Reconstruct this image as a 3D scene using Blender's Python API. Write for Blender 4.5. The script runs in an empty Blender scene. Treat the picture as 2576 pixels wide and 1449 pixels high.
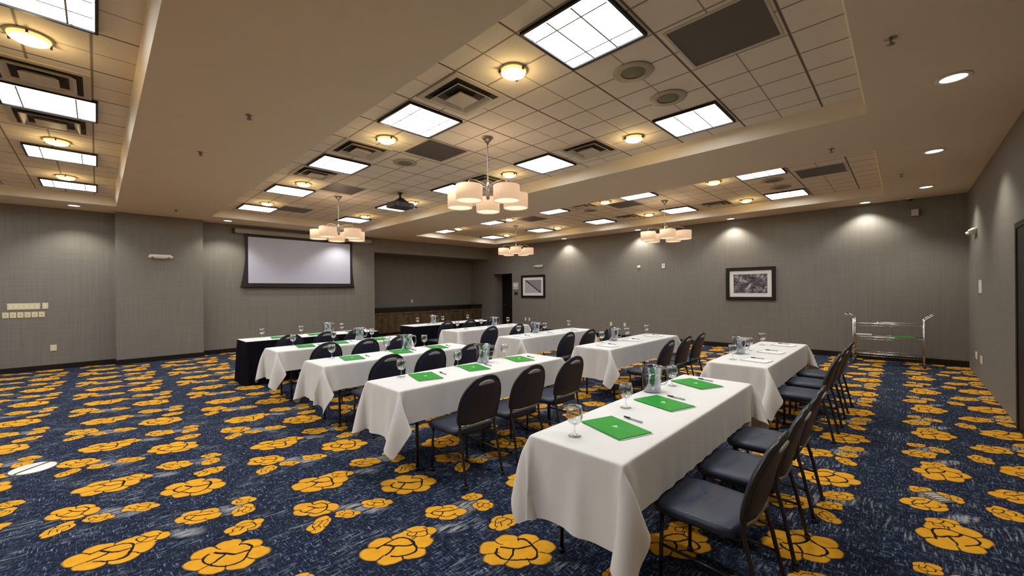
import bpy, bmesh, math, random
import numpy as np
from mathutils import Vector, Matrix
PI = math.pi
rnd = random.Random(7)
S = bpy.context.scene
C = S.collection
col = C

# ------------------------------------------------------------------ materials
def new_mat(name):
    m = bpy.data.materials.new(name); m.use_nodes = True
    nt = m.node_tree; nt.nodes.clear()
    out = nt.nodes.new('ShaderNodeOutputMaterial')
    return m, nt, out
def N(nt, t, **kw):
    n = nt.nodes.new(t)
    for k, v in kw.items(): setattr(n, k, v)
    return n
def mth(nt, op, a, b=None, c=None, clamp=False):
    n = nt.nodes.new('ShaderNodeMath'); n.operation = op; n.use_clamp = clamp
    for i, v in enumerate((a, b, c)):
        if v is None: continue
        if isinstance(v, (int, float)): n.inputs[i].default_value = v
        else: nt.links.new(v, n.inputs[i])
    return n.outputs[0]
def mixc(nt, f, a, b, mode='MIX'):
    n = nt.nodes.new('ShaderNodeMix'); n.data_type = 'RGBA'; n.blend_type = mode
    for i, v in ((0, f), (6, a), (7, b)):
        if isinstance(v, (int, float)): n.inputs[i].default_value = v
        elif isinstance(v, tuple): n.inputs[i].default_value = v if len(v) == 4 else v + (1,)
        else: nt.links.new(v, n.inputs[i])
    return n.outputs[2]
def principled(nt, out, color, rough=.5, metal=0., spec=.5, **kw):
    b = nt.nodes.new('ShaderNodeBsdfPrincipled')
    if isinstance(color, tuple): b.inputs['Base Color'].default_value = color + (1,)
    else: nt.links.new(color, b.inputs['Base Color'])
    b.inputs['Roughness'].default_value = rough; b.inputs['Metallic'].default_value = metal
    b.inputs['Specular IOR Level'].default_value = spec
    for k, v in kw.items(): b.inputs[k].default_value = v
    nt.links.new(b.outputs[0], out.inputs[0])
    return b
def noise(nt, vec, scale, detail=2, rough=.5, mapping=None):
    if mapping:
        mp = nt.nodes.new('ShaderNodeMapping'); mp.inputs['Scale'].default_value = mapping
        nt.links.new(vec, mp.inputs['Vector']); vec = mp.outputs[0]
    n = nt.nodes.new('ShaderNodeTexNoise'); n.inputs['Scale'].default_value = scale
    n.inputs['Detail'].default_value = detail; n.inputs['Roughness'].default_value = rough
    nt.links.new(vec, n.inputs['Vector'])
    return n.outputs['Fac']
def ramp(nt, f, stops):
    r = nt.nodes.new('ShaderNodeValToRGB'); e = r.color_ramp.elements
    while len(e) < len(stops): e.new(.5)
    for el, (p, c) in zip(e, stops): el.position = p; el.color = c + (1,) if len(c) == 3 else c
    nt.links.new(f, r.inputs[0]); return r.outputs[0]
def maprange(nt, v, a, b, c=0., d=1., smooth=False):
    n = nt.nodes.new('ShaderNodeMapRange'); n.interpolation_type = 'SMOOTHSTEP' if smooth else 'LINEAR'
    nt.links.new(v, n.inputs[0])
    for i, x in ((1, a), (2, b), (3, c), (4, d)): n.inputs[i].default_value = x
    return n.outputs[0]
def bump(nt, h, strength, dist, bsdf):
    b = nt.nodes.new('ShaderNodeBump'); b.inputs['Strength'].default_value = strength; b.inputs['Distance'].default_value = dist
    nt.links.new(h, b.inputs['Height']); nt.links.new(b.outputs[0], bsdf.inputs['Normal'])
def coords(nt, kind='Object'):
    return nt.nodes.new('ShaderNodeTexCoord').outputs[kind]

MATS = {}
def simple(name, color, rough=.5, metal=0., spec=.5, var=.06, scale=30., bumpv=0., **kw):
    """plain surface with a little procedural mottling"""
    m, nt, out = new_mat(name)
    f = noise(nt, coords(nt), scale, 3)
    lo = tuple(max(0, c * (1 - var)) for c in color); hi = tuple(min(1, c * (1 + var)) for c in color)
    cc = mixc(nt, f, lo, hi)
    b = principled(nt, out, cc, rough, metal, spec, **kw)
    if bumpv: bump(nt, f, bumpv, .002, b)
    MATS[name] = m; return m
def emitter(name, color, strength, base=(.8, .8, .8)):
    m, nt, out = new_mat(name)
    principled(nt, out, base, .4, **{'Emission Color': color + (1,), 'Emission Strength': strength})
    MATS[name] = m; return m

# parameters of the light balance
PANEL_E, DOME_E, LAMP_W, LAMP_SPREAD = 9.5, 22.0, 12.0, 120.

simple('paint', (.735, .65, .52), .7, var=.03, scale=3)
simple('pale_bounce_wall', (.72, .69, .63), .7, var=.02)
simple('white_paint', (.78, .75, .68), .5, var=.02)
simple('black_trim', (.010, .008, .007), .45, spec=.3, var=.2)
simple('black_metal', (.012, .012, .014), .28, spec=.6, var=.1)
simple('chair_vinyl', (.012, .019, .044), .45, spec=.5, var=.2, scale=160, bumpv=.25)
simple('grip_highlight', (.40, .385, .41), .35, spec=.5, var=.1)
simple('table_edge', (.10, .07, .05), .5)
simple('dark_grey', (.045, .045, .05), .45)
simple('chrome', (.62, .61, .58), .22, metal=1., var=.08)
simple('brass_dark', (.30, .27, .22), .35, metal=1.)
simple('nickel', (.38, .36, .33), .3, metal=1.)
simple('cream_plastic', (.72, .66, .42), .45, var=.03)
simple('white_plastic', (.80, .78, .72), .4, var=.03)
simple('grey_plastic', (.35, .34, .32), .45, var=.05)
simple('paper', (.86, .86, .85), .6, var=.02)
simple('pad_grey', (.62, .63, .61), .5, var=.04)
simple('emblem', (.55, .88, .60), .4, var=.05)
simple('pen_black', (.02, .02, .022), .3)
simple('pen_grey', (.35, .36, .37), .3)
simple('screen_black', (.008, .008, .010), .6)
simple('counter_black', (.010, .009, .008), .25)
simple('skirt_black', (.006, .006, .010), .9, spec=.08, var=.3, scale=8, bumpv=.0)
simple('tile_metal', (.55, .50, .43), .5)
simple('grille_green', (.20, .19, .13), .7)
simple('speaker_ring', (.42, .38, .30), .6)
simple('duct_dark', (.018, .015, .012), .7)
simple('rubber', (.02, .02, .02), .7)
simple('mat_board', (.76, .76, .74), .7, var=.02)
simple('sign_grey', (.48, .55, .52), .5)
simple('outlet_slot', (.10, .09, .08), .5)

# green folder: glossy card with slightly uneven dye
m, nt, out = new_mat('folder_green'); MATS['folder_green'] = m
f = noise(nt, coords(nt), 9, 2)
principled(nt, out, mixc(nt, f, (.006, .24, .014), (.016, .36, .025)), .38, spec=.18)

# table linen: fine weave
m, nt, out = new_mat('linen'); MATS['linen'] = m
v = coords(nt)
f = noise(nt, v, 5, 3)
wv = noise(nt, v, 420, 1)
b = principled(nt, out, mixc(nt, f, (.73, .72, .70), (.78, .77, .755)), .8, spec=.25)
bump(nt, wv, .15, .001, b)

# woven wallpaper: fine upright and level threads
m, nt, out = new_mat('wallpaper'); MATS['wallpaper'] = m
v = coords(nt)
a1 = noise(nt, v, 1., 2, .6, (55, 55, 1.2)); a2 = noise(nt, v, 1., 2, .6, (1.5, 1.5, 130)); a3 = noise(nt, v, 1.3, 3)
s = mth(nt, 'ADD', mth(nt, 'MULTIPLY', a1, .5), mth(nt, 'MULTIPLY', a2, .5))
c1 = mixc(nt, maprange(nt, s, .3, .7), (.168, .158, .141), (.240, .227, .206))
c2 = mixc(nt, mth(nt, 'MULTIPLY', a3, .3), c1, (.172, .164, .150))
b = principled(nt, out, c2, .62, spec=.35)
bump(nt, s, .12, .002, b)

# acoustic tile ceiling: scored grid belongs to the surface
m, nt, out = new_mat('ceiling_tile'); MATS['ceiling_tile'] = m
v = N(nt, 'ShaderNodeNewGeometry').outputs['Position']
sp = N(nt, 'ShaderNodeSeparateXYZ'); nt.links.new(v, sp.inputs[0])
def gridline(x, off, pitch, half):
    t = mth(nt, 'FRACT', mth(nt, 'DIVIDE', mth(nt, 'SUBTRACT', x, off), pitch))
    d = mth(nt, 'MULTIPLY', mth(nt, 'ABSOLUTE', mth(nt, 'SUBTRACT', t, .5)), pitch)
    return mth(nt, 'SUBTRACT', 1., maprange(nt, mth(nt, 'SUBTRACT', pitch / 2, d), half * .5, half * 1.3))
lx = gridline(sp.outputs[0], 2.345 - 2.0 * .394 * 8, .394, .010)
ly = gridline(sp.outputs[1], .65 - .39 * 10, .39, .007)
ly2 = gridline(sp.outputs[1], .65 - .78 * 10 + .0, .78, .011)
ln = mth(nt, 'MAXIMUM', mth(nt, 'MULTIPLY', lx, .8), mth(nt, 'MAXIMUM', mth(nt, 'MULTIPLY', ly, .7), ly2))
sp1 = noise(nt, v, 90, 2, .7)
tl = mixc(nt, sp1, (.70, .64, .555), (.86, .80, .71))
b = principled(nt, out, mixc(nt, ln, tl, (.15, .115, .085)), .85, spec=.2)
bump(nt, sp1, .25, .003, b)

# burl cabinet fronts
m, nt, out = new_mat('burl'); MATS['burl'] = m
v = coords(nt)
f = noise(nt, v, 9, 5, .65, (1, 1, .45)); f2 = noise(nt, v, 40, 3)
g = mth(nt, 'ADD', mth(nt, 'MULTIPLY', f, .75), mth(nt, 'MULTIPLY', f2, .25))
principled(nt, out, ramp(nt, g, [(.3, (.028, .017, .008)), (.5, (.080, .052, .025)), (.7, (.16, .115, .06))]), .4)

# perforated return-air panel
m, nt, out = new_mat('return_grille'); MATS['return_grille'] = m
v = N(nt, 'ShaderNodeNewGeometry').outputs['Position']
vo = N(nt, 'ShaderNodeTexVoronoi'); vo.inputs['Scale'].default_value = 90; vo.inputs['Randomness'].default_value = 0
nt.links.new(v, vo.inputs['Vector'])
h = maprange(nt, vo.outputs['Distance'], .25, .45)
principled(nt, out, mixc(nt, h, (.006, .006, .006), (.10, .088, .074)), .5, spec=.6)

# projection screen fabric
m, nt, out = new_mat('screen_white'); MATS['screen_white'] = m
f = noise(nt, coords(nt), 300, 1)
principled(nt, out, mixc(nt, f, (.48, .50, .64), (.53, .55, .69)), .38, spec=.5)

# glass: thin, mostly clear, brighter at grazing angles
def glassy(name, tint, gloss=.05, edge=.55):
    m, nt, out = new_mat(name)
    tr = N(nt, 'ShaderNodeBsdfTransparent'); tr.inputs[0].default_value = tint + (1,)
    gl = N(nt, 'ShaderNodeBsdfGlossy'); gl.inputs[0].default_value = (.95, .96, .97, 1); gl.inputs['Roughness'].default_value = .04
    lw = N(nt, 'ShaderNodeLayerWeight'); lw.inputs['Blend'].default_value = .35
    f = mth(nt, 'ADD', mth(nt, 'MULTIPLY', lw.outputs['Facing'], edge), gloss, clamp=True)
    mx = N(nt, 'ShaderNodeMixShader'); nt.links.new(f, mx.inputs[0])
    nt.links.new(tr.outputs[0], mx.inputs[1]); nt.links.new(gl.outputs[0], mx.inputs[2]); nt.links.new(mx.outputs[0], out.inputs[0])
    MATS[name] = m; return m
glassy('glass', (.93, .95, .95), .06, .6)
glassy('pitcher_plastic', (.80, .83, .86), .12, .6)
glassy('water', (.70, .74, .78), .12, .35)

# lamps
m, nt, out = new_mat('panel_glow'); MATS['panel_glow'] = m
v = coords(nt)
sp = N(nt, 'ShaderNodeSeparateXYZ'); nt.links.new(v, sp.inputs[0])
def bar(x, at, half): return mth(nt, 'LESS_THAN', mth(nt, 'ABSOLUTE', mth(nt, 'SUBTRACT', x, at)), half)
x_, y_ = sp.outputs[0], sp.outputs[1]
bars = mth(nt, 'MAXIMUM', mth(nt, 'MAXIMUM', bar(y_, -.115, .0045), bar(y_, .115, .0045)),
           mth(nt, 'MAXIMUM', bar(x_, -.22, .0045), bar(x_, .22, .0045)))
st = mth(nt, 'SUBTRACT', PANEL_E, mth(nt, 'MULTIPLY', bars, PANEL_E - .62))
b = principled(nt, out, (.8, .8, .82), .4)
b.inputs['Emission Color'].default_value = (.90, .95, 1.0, 1); nt.links.new(st, b.inputs['Emission Strength'])
m, nt, out = new_mat('dome_glow'); MATS['dome_glow'] = m
sp = N(nt, 'ShaderNodeSeparateXYZ'); nt.links.new(coords(nt), sp.inputs[0])
rr = mth(nt, 'SQRT', mth(nt, 'ADD', mth(nt, 'MULTIPLY', sp.outputs[0], sp.outputs[0]), mth(nt, 'MULTIPLY', sp.outputs[1], sp.outputs[1])))
b = principled(nt, out, (.8, .7, .5), .3)
nt.links.new(mixc(nt, maprange(nt, rr, .05, .115), (1., .86, .55), (1., .60, .18)), b.inputs['Emission Color'])
nt.links.new(maprange(nt, rr, .045, .115, DOME_E, 1.3), b.inputs['Emission Strength'])
emitter('downlight_glow', (1.0, .97, .90), 5.0)
emitter('bulb_glow', (1.0, .78, .50), 2.5)
# drum shade: linen lit from inside
m, nt, out = new_mat('shade_linen'); MATS['shade_linen'] = m
f = noise(nt, coords(nt), 1., 2, .5, (60, 60, 8))
b = principled(nt, out, (.38, .25, .15), .8)
cc = mixc(nt, f, (.98, .60, .35), (1.0, .72, .48)); nt.links.new(cc, b.inputs['Emission Color'])
b.inputs['Emission Strength'].default_value = .62
emitter('shade_bottom', (1.0, .86, .58), .95)

# ---- framed pictures
m, nt, out = new_mat('photo_print'); MATS['photo_print'] = m
v = coords(nt)
f = noise(nt, v, 7, 4, .6, (1, 1, 1.3)); f2 = noise(nt, v, 22, 2)
g = mth(nt, 'ADD', mth(nt, 'MULTIPLY', f, .7), mth(nt, 'MULTIPLY', f2, .3))
principled(nt, out, ramp(nt, g, [(.38, (.004, .004, .006)), (.47, (.07, .065, .08)), (.56, (.20, .19, .22)), (.66, (.60, .59, .64))]), .4)
m, nt, out = new_mat('stair_print'); MATS['stair_print'] = m
v = coords(nt)
sp = N(nt, 'ShaderNodeSeparateXYZ'); nt.links.new(v, sp.inputs[0])
d = mth(nt, 'ADD', mth(nt, 'MULTIPLY', sp.outputs[1], -.62), sp.outputs[2])   # a slanting rail across the sheet
wob = mth(nt, 'MULTIPLY', mth(nt, 'SINE', mth(nt, 'MULTIPLY', sp.outputs[1], 60.)), .012)
line = mth(nt, 'LESS_THAN', mth(nt, 'ABSOLUTE', mth(nt, 'ADD', d, wob)), .026)
bg = mixc(nt, mth(nt, 'GREATER_THAN', d, 0.), (.42, .40, .44), (.24, .24, .27))
principled(nt, out, mixc(nt, line, bg, (.02, .02, .03)), .5)

# ------------------------------------------------------------------ carpet
def flower_group():
    g = bpy.data.node_groups.new('carpet_flower', 'ShaderNodeTree')
    I = g.interface
    for nm in ('U', 'V', 'CX', 'CY', 'Angle', 'SX', 'SY', 'Petals', 'Phase'):
        I.new_socket(nm, in_out='INPUT', socket_type='NodeSocketFloat')
    I.new_socket('Mask', in_out='OUTPUT', socket_type='NodeSocketFloat')
    I.new_socket('Line', in_out='OUTPUT', socket_type='NodeSocketFloat')
    I.new_socket('Rim', in_out='OUTPUT', socket_type='NodeSocketFloat')
    gi = g.nodes.new('NodeGroupInput'); go = g.nodes.new('NodeGroupOutput'); i = gi.outputs
    M_ = lambda op, a, b=None, c=None: mth(g, op, a, b, c)
    dx = M_('SUBTRACT', i['U'], i['CX']); dy = M_('SUBTRACT', i['V'], i['CY'])
    ca = M_('COSINE', i['Angle']); sa = M_('SINE', i['Angle'])
    px = M_('DIVIDE', M_('ADD', M_('MULTIPLY', dx, ca), M_('MULTIPLY', dy, sa)), i['SX'])
    py = M_('DIVIDE', M_('SUBTRACT', M_('MULTIPLY', dy, ca), M_('MULTIPLY', dx, sa)), i['SY'])
    r = M_('SQRT', M_('ADD', M_('MULTIPLY', px, px), M_('MULTIPLY', py, py)))
    th = M_('ARCTAN2', py, px)
    w1 = M_('ABSOLUTE', M_('SINE', M_('ADD', M_('MULTIPLY', th, M_('MULTIPLY', i['Petals'], .5)), i['Phase'])))
    w1s = M_('POWER', w1, .55)
    w2 = M_('SINE', M_('ADD', M_('MULTIPLY', th, 2.), M_('MULTIPLY', i['Phase'], 1.7)))
    R = M_('ADD', M_('ADD', .74, M_('MULTIPLY', w1s, .24)), M_('MULTIPLY', w2, .07))
    mask = maprange(g, M_('SUBTRACT', R, r), -.02, .04)
    # veins between petals, outside the heart
    spoke = M_('MULTIPLY', M_('LESS_THAN', w1, .10), M_('GREATER_THAN', r, .50))
    # curling heart lines
    rr = M_('ADD', r, M_('MULTIPLY', M_('SINE', M_('ADD', M_('MULTIPLY', th, 3.), i['Phase'])), .07))
    ring = M_('MULTIPLY', M_('LESS_THAN', M_('ABSOLUTE', M_('SUBTRACT', rr, .54)), .036), M_('GREATER_THAN', M_('SINE', M_('ADD', th, M_('MULTIPLY', i['Phase'], 2.3))), -.80))
    arc = M_('MULTIPLY', M_('LESS_THAN', M_('ABSOLUTE', M_('SUBTRACT', M_('SUBTRACT', py, .08), M_('MULTIPLY', M_('MULTIPLY', px, px), .7))), .045), M_('LESS_THAN', r, .50))
    arc2 = M_('MULTIPLY', M_('LESS_THAN', M_('ABSOLUTE', M_('ADD', M_('ADD', px, .12), M_('MULTIPLY', M_('MULTIPLY', py, py), .9))), .035), M_('LESS_THAN', r, .52))
    ln = M_('MAXIMUM', M_('MAXIMUM', spoke, ring), M_('MAXIMUM', arc, M_('MULTIPLY', arc2, M_('LESS_THAN', py, .05))))
    g.links.new(mask, go.inputs['Mask']); g.links.new(ln, go.inputs['Line'])
    g.links.new(maprange(g, M_('SUBTRACT', R, r), -.20, -.05), go.inputs['Rim'])
    return g
FG = flower_group()
m, nt, out = new_mat('carpet'); MATS['carpet'] = m
pos = N(nt, 'ShaderNodeNewGeometry').outputs['Position']
wob = N(nt, 'ShaderNodeTexNoise'); wob.inputs['Scale'].default_value = 9; nt.links.new(pos, wob.inputs['Vector'])
wv = N(nt, 'ShaderNodeVectorMath', operation='MULTIPLY_ADD'); nt.links.new(wob.outputs['Color'], wv.inputs[0])
wv.inputs[1].default_value = (.05, .05, 0); wv.inputs[2].default_value = (-.025, -.025, 0)
pw = N(nt, 'ShaderNodeVectorMath', operation='ADD'); nt.links.new(pos, pw.inputs[0]); nt.links.new(wv.outputs[0], pw.inputs[1])
sp = N(nt, 'ShaderNodeSeparateXYZ'); nt.links.new(pw.outputs[0], sp.inputs[0])
CELL = 1.25
U = mth(nt, 'MULTIPLY', mth(nt, 'FRACT', mth(nt, 'DIVIDE', mth(nt, 'SUBTRACT', sp.outputs[0], .87 - 10 * CELL), CELL)), CELL)
V = mth(nt, 'MULTIPLY', mth(nt, 'FRACT', mth(nt, 'DIVIDE', mth(nt, 'SUBTRACT', sp.outputs[1], .04 - 10 * CELL), CELL)), CELL)
FL = [(.43, .99, -.70, .215, .165, 6, .4), (.61, 1.03, -.62, .115, .085, 4, 1.2), (.93, .43, -.70, .225, .185, 7, 1.1), (.25, .60, -.85, .165, .125, 5, .8),
      (.88, 1.11, -.62, .155, .105, 5, 2.0), (.19, .36, .55, .10, .075, 4, .3), (.38, .36, -.7, .095, .062, 5, 1.3),
      (.60, .34, -.75, .12, .075, 5, .9), (1.08, .71, -.3, .115, .095, 5, .2), (1.16, 1.13, -.5, .085, .065, 4, 1.6), (1.13, .97, .3, .080, .085, 4, .5)]
mk = lk = rk = None
for (cx, cy, an, sx, sy, pt, ph) in FL:
    q = nt.nodes.new('ShaderNodeGroup'); q.node_tree = FG
    nt.links.new(U, q.inputs['U']); nt.links.new(V, q.inputs['V'])
    for k, val in zip(('CX', 'CY', 'Angle', 'SX', 'SY', 'Petals', 'Phase'), (cx, cy, an, sx, sy, pt, ph)): q.inputs[k].default_value = val
    l = mth(nt, 'MULTIPLY', q.outputs['Mask'], q.outputs['Line'])
    mk = q.outputs['Mask'] if mk is None else mth(nt, 'MAXIMUM', mk, q.outputs['Mask'])
    lk = l if lk is None else mth(nt, 'MAXIMUM', lk, l)
    rk = q.outputs['Rim'] if rk is None else mth(nt, 'MAXIMUM', rk, q.outputs['Rim'])
# navy ground with crosshatched pale flecks
n1 = noise(nt, pos, 1., 3, .6, (95, 17, 1)); n2 = noise(nt, pos, 1., 3, .6, (17, 95, 1)); n3 = noise(nt, pos, 6., 3, .6)
fl = mth(nt, 'MAXIMUM', n1, n2)
blue = ramp(nt, fl, [(.47, (.005, .007, .013)), (.55, (.012, .020, .046)), (.605, (.038, .058, .118)), (.66, (.16, .19, .26)), (.72, (.46, .50, .55))])
blue = mixc(nt, maprange(nt, n3, .42, .66, 0., .55), blue, (.012, .016, .028))
# pale brushed patches between the small flowers
n4 = noise(nt, pos, 3.1, 2); n5 = noise(nt, pos, 1., 2, .6, (40, 40, 1))
rot = N(nt, 'ShaderNodeMapping'); rot.inputs['Rotation'].default_value = (0, 0, .8); rot.inputs['Scale'].default_value = (7, 60, 1); nt.links.new(pos, rot.inputs[0])
n6 = N(nt, 'ShaderNodeTexNoise'); n6.inputs['Scale'].default_value = 1.; nt.links.new(rot.outputs[0], n6.inputs[0])
pale = mth(nt, 'MULTIPLY', maprange(nt, n6.outputs['Fac'], .54, .70), maprange(nt, n4, .50, .62))
blue = mixc(nt, mth(nt, 'MULTIPLY', pale, .75), blue, (.34, .36, .38))
def patch(cx, cy, an, sx, sy):
    dx = mth(nt, 'SUBTRACT', U, cx); dy = mth(nt, 'SUBTRACT', V, cy); ca, sa = math.cos(an), math.sin(an)
    px = mth(nt, 'DIVIDE', mth(nt, 'ADD', mth(nt, 'MULTIPLY', dx, ca), mth(nt, 'MULTIPLY', dy, sa)), sx)
    py = mth(nt, 'DIVIDE', mth(nt, 'SUBTRACT', mth(nt, 'MULTIPLY', dy, ca), mth(nt, 'MULTIPLY', dx, sa)), sy)
    return maprange(nt, mth(nt, 'ADD', mth(nt, 'MULTIPLY', px, px), mth(nt, 'MULTIPLY', py, py)), .2, 1., 1., 0.)
pa = mth(nt, 'MAXIMUM', mth(nt, 'MAXIMUM', patch(.47, .37, -.75, .24, .09), patch(1.05, 1.05, -.6, .17, .085)), patch(.78, .93, -.7, .14, .06))
stk = maprange(nt, n6.outputs['Fac'], .38, .60)
blue = mixc(nt, mth(nt, 'MULTIPLY', mth(nt, 'MULTIPLY', pa, stk), .8), blue, (.40, .40, .40))
yl = mixc(nt, noise(nt, pos, 14, 3), (.62, .27, .010), (.84, .43, .030))
blue = mixc(nt, mth(nt, 'MULTIPLY', rk, .55), blue, (.010, .012, .020))      # dark outline woven round each bloom
cc = mixc(nt, mk, blue, yl)
cc = mixc(nt, lk, cc, (.014, .012, .016))
b = principled(nt, out, cc, .95, spec=.12)
pile = noise(nt, pos, 260, 2, .7)
bump(nt, pile, .35, .004, b)

# ------------------------------------------------------------------ mesh helpers
def box(bm, c, s, bev=0., seg=2, rot=None, smooth=False):
    r = bmesh.ops.create_cube(bm, size=1.)
    vs = r['verts']
    bmesh.ops.scale(bm, vec=s, verts=vs)
    if bev > 0:
        es = list({e for v in vs for e in v.link_edges})
        q = bmesh.ops.bevel(bm, geom=es, offset=bev, segments=seg, affect='EDGES', profile=.5)
        vs = list({v for f in q['faces'] for v in f.verts} | {v for v in vs if v.is_valid})
    if rot is not None: bmesh.ops.rotate(bm, cent=(0, 0, 0), matrix=rot, verts=vs)
    bmesh.ops.translate(bm, vec=c, verts=vs)
    return vs
def lathe(bm, prof, n=32, c=(0, 0, 0), cap0=False, cap1=False, a0=0., a1=2 * PI):
    full = abs(a1 - a0 - 2 * PI) < 1e-6
    k = n if full else n + 1
    rings = []
    for r, z in prof:
        rings.append([bm.verts.new((c[0] + r * math.cos(a0 + (a1 - a0) * i / n), c[1] + r * math.sin(a0 + (a1 - a0) * i / n), c[2] + z)) for i in range(k)])
    for a, b_ in zip(rings, rings[1:]):
        for i in range(n):
            j = (i + 1) % k
            f = bm.faces.new((a[i], a[j], b_[j], b_[i])); f.smooth = True
    if cap0: bm.faces.new(list(reversed(rings[0])))
    if cap1: bm.faces.new(rings[-1])
def tube(bm, pts, r, n=8, closed=False, caps=True):
    pts = [Vector(p) for p in pts]; m_ = len(pts)
    rs = r if isinstance(r, (list, tuple)) else [r] * m_
    rings = []; up = None
    for i, p in enumerate(pts):
        if closed: d = (pts[(i + 1) % m_] - pts[i - 1])
        else: d = (pts[min(i + 1, m_ - 1)] - pts[max(i - 1, 0)])
        d.normalize()
        if up is None:
            up = Vector((0, 0, 1)) if abs(d.z) < .9 else Vector((1, 0, 0))
        u = (up - d * up.dot(d)).normalized(); w = d.cross(u); up = u
        rings.append([bm.verts.new(p + (u * math.cos(2 * PI * k / n) + w * math.sin(2 * PI * k / n)) * rs[i]) for k in range(n)])
    pairs = list(zip(rings, rings[1:])) + ([(rings[-1], rings[0])] if closed else [])
    for a, b_ in pairs:
        for k in range(n):
            f = bm.faces.new((a[k], a[(k + 1) % n], b_[(k + 1) % n], b_[k])); f.smooth = True
    if caps and not closed:
        bm.faces.new(list(reversed(rings[0]))); bm.faces.new(rings[-1])
def curve(pts, k=6):
    """Catmull-Rom through the points"""
    P = [Vector(p) for p in pts]; o = []
    for i in range(len(P) - 1):
        p0, p1, p2, p3 = P[max(i - 1, 0)], P[i], P[i + 1], P[min(i + 2, len(P) - 1)]
        for j in range(k):
            t = j / k
            o.append(.5 * ((2 * p1) + (p2 - p0) * t + (2 * p0 - 5 * p1 + 4 * p2 - p3) * t * t + (3 * p1 - p0 - 3 * p2 + p3) * t ** 3))
    o.append(P[-1]); return o
def loft(bm, rings, cap0=True, cap1=True, smooth=True):
    R = [[bm.verts.new(p) for p in r] for r in rings]
    n = len(R[0])
    for a, b_ in zip(R, R[1:]):
        for i in range(n):
            f = bm.faces.new((a[i], a[(i + 1) % n], b_[(i + 1) % n], b_[i])); f.smooth = smooth
    if cap0: bm.faces.new(list(reversed(R[0])))
    if cap1: bm.faces.new(R[-1])
def quad(bm, a, b_, c, d):
    return bm.faces.new([bm.verts.new(p) for p in (a, b_, c, d)])

def mesh_of(name, fn):
    bm = bmesh.new(); fn(bm)
    bmesh.ops.recalc_face_normals(bm, faces=bm.faces)
    me = bpy.data.meshes.new(name); bm.to_mesh(me); bm.free()
    return me
def link(name, me, mat, parent=None, loc=(0, 0, 0), rotz=0., label=None):
    o = bpy.data.objects.new(name, me); C.objects.link(o)
    if mat and not me.materials: me.materials.append(MATS[mat])
    if parent: o.parent = parent
    o.location = loc; o.rotation_euler = (0, 0, rotz)
    if label: o['label'] = label
    return o
def part(name, fn, mat, parent=None, loc=(0, 0, 0), rotz=0., label=None):
    return link(name, mesh_of(name, fn), mat, parent, loc, rotz, label)
def tag(o, label, cat, group=None, kind=None):
    o['label'] = label; o['category'] = cat
    if group: o['group'] = group
    if kind: o['kind'] = kind
    return o
def thing(name, loc=(0, 0, 0), rotz=0.):
    o = bpy.data.objects.new(name, None); C.objects.link(o)
    o.location = loc; o.rotation_euler = (0, 0, rotz); o.empty_display_size = .05
    return o
def struct(name, fn, mat, parent=None):
    o = part(name, fn, mat, parent)
    if parent is None: o['kind'] = 'structure'
    return o
KIDS = {}
def kids(o):
    return [c for c in C.objects if c.parent == o]
def copy_tree(o, parent=None):
    c = o.copy(); C.objects.link(c)
    if parent: c.parent = parent
    for ch in kids(o): copy_tree(ch, c)
    return c
def placer(proto):
    """first call moves the thing itself, later calls copy it with its parts"""
    used = []
    def place(loc, label, cat, group, rotz=None):
        o = proto if not used else copy_tree(proto)
        used.append(o); o.location = loc
        if rotz is not None: o.rotation_euler = (0, 0, rotz)
        tag(o, label, cat, group); return o
    return place
# ------------------------------------------------------------------ the room
XF, XB, YR, YL, HC, TH = -4.9, 12.06, -.922, 13.1, 3.473, 3.658
YN = 14.35                        # back of the niche
def bx(x0, x1, y0, y1, z0, z1):
    return lambda bm: box(bm, ((x0 + x1) / 2, (y0 + y1) / 2, (z0 + z1) / 2), (x1 - x0, y1 - y0, z1 - z0))
def many(*fs):
    def f(bm):
        for q in fs: q(bm)
    return f
struct('floor', bx(XF - .2, XB + .7, YR - .2, YN + .2, -.1, 0), 'carpet')
NX, NH = 6.68, 2.98               # niche side and header height
struct('wall_left', bx(XF - .2, NX, YL, YL + .2, 0, HC + .1), 'wallpaper')
struct('wall_header', bx(NX, XB, YL, YL + .12, NH, HC + .1), 'wallpaper')
struct('wall_niche', bx(NX - .15, XB + .65, YN, YN + .15, 0, NH + .1), 'wallpaper')
struct('wall_niche_side', bx(NX - .15, NX, YL + .2, YN, 0, NH), 'wallpaper')
struct('wall_niche_top', bx(NX, XB, YL + .12, YN, NH, NH + .1), 'wallpaper')
struct('trim_1', bx(NX, XB, YL - .02, YL, NH - .004, NH + .07), 'wallpaper')
struct('wall_column', bx(.30, 1.89, 12.80, YL, 0, HC), 'wallpaper')
D0, D1, DH = 11.71, 12.87, 2.33   # doorway in the picture wall
struct('wall_back', many(bx(XB, XB + .65, YR - .2, D0, 0, HC + .1), bx(XB, XB + .65, D1, YN, 0, HC + .1), bx(XB, XB + .65, D0, D1, DH, HC + .1)), 'wallpaper')
struct('wall_right', bx(XF - .2, XB, YR - .2, YR, 0, HC + .1), 'wallpaper')
struct('wall_front', bx(XF - .2, XF, YR, YL, 0, HC + .1), 'pale_bounce_wall')  # unseen end wall, made pale to bounce fill light into the room
d = struct('door_1', bx(XB + .56, XB + .62, D0, D1, 0, DH), 'black_trim')
part('door_handle', lambda bm: tube(bm, [(XB + .56, D1 - .12, 1.0), (XB + .50, D1 - .12, 1.0), (XB + .50, D1 - .24, 1.0)], .011), 'nickel', d)
d = struct('door_2', bx(6.12, 7.10, YR, YR + .02, 0, 2.24), 'black_trim')
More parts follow.
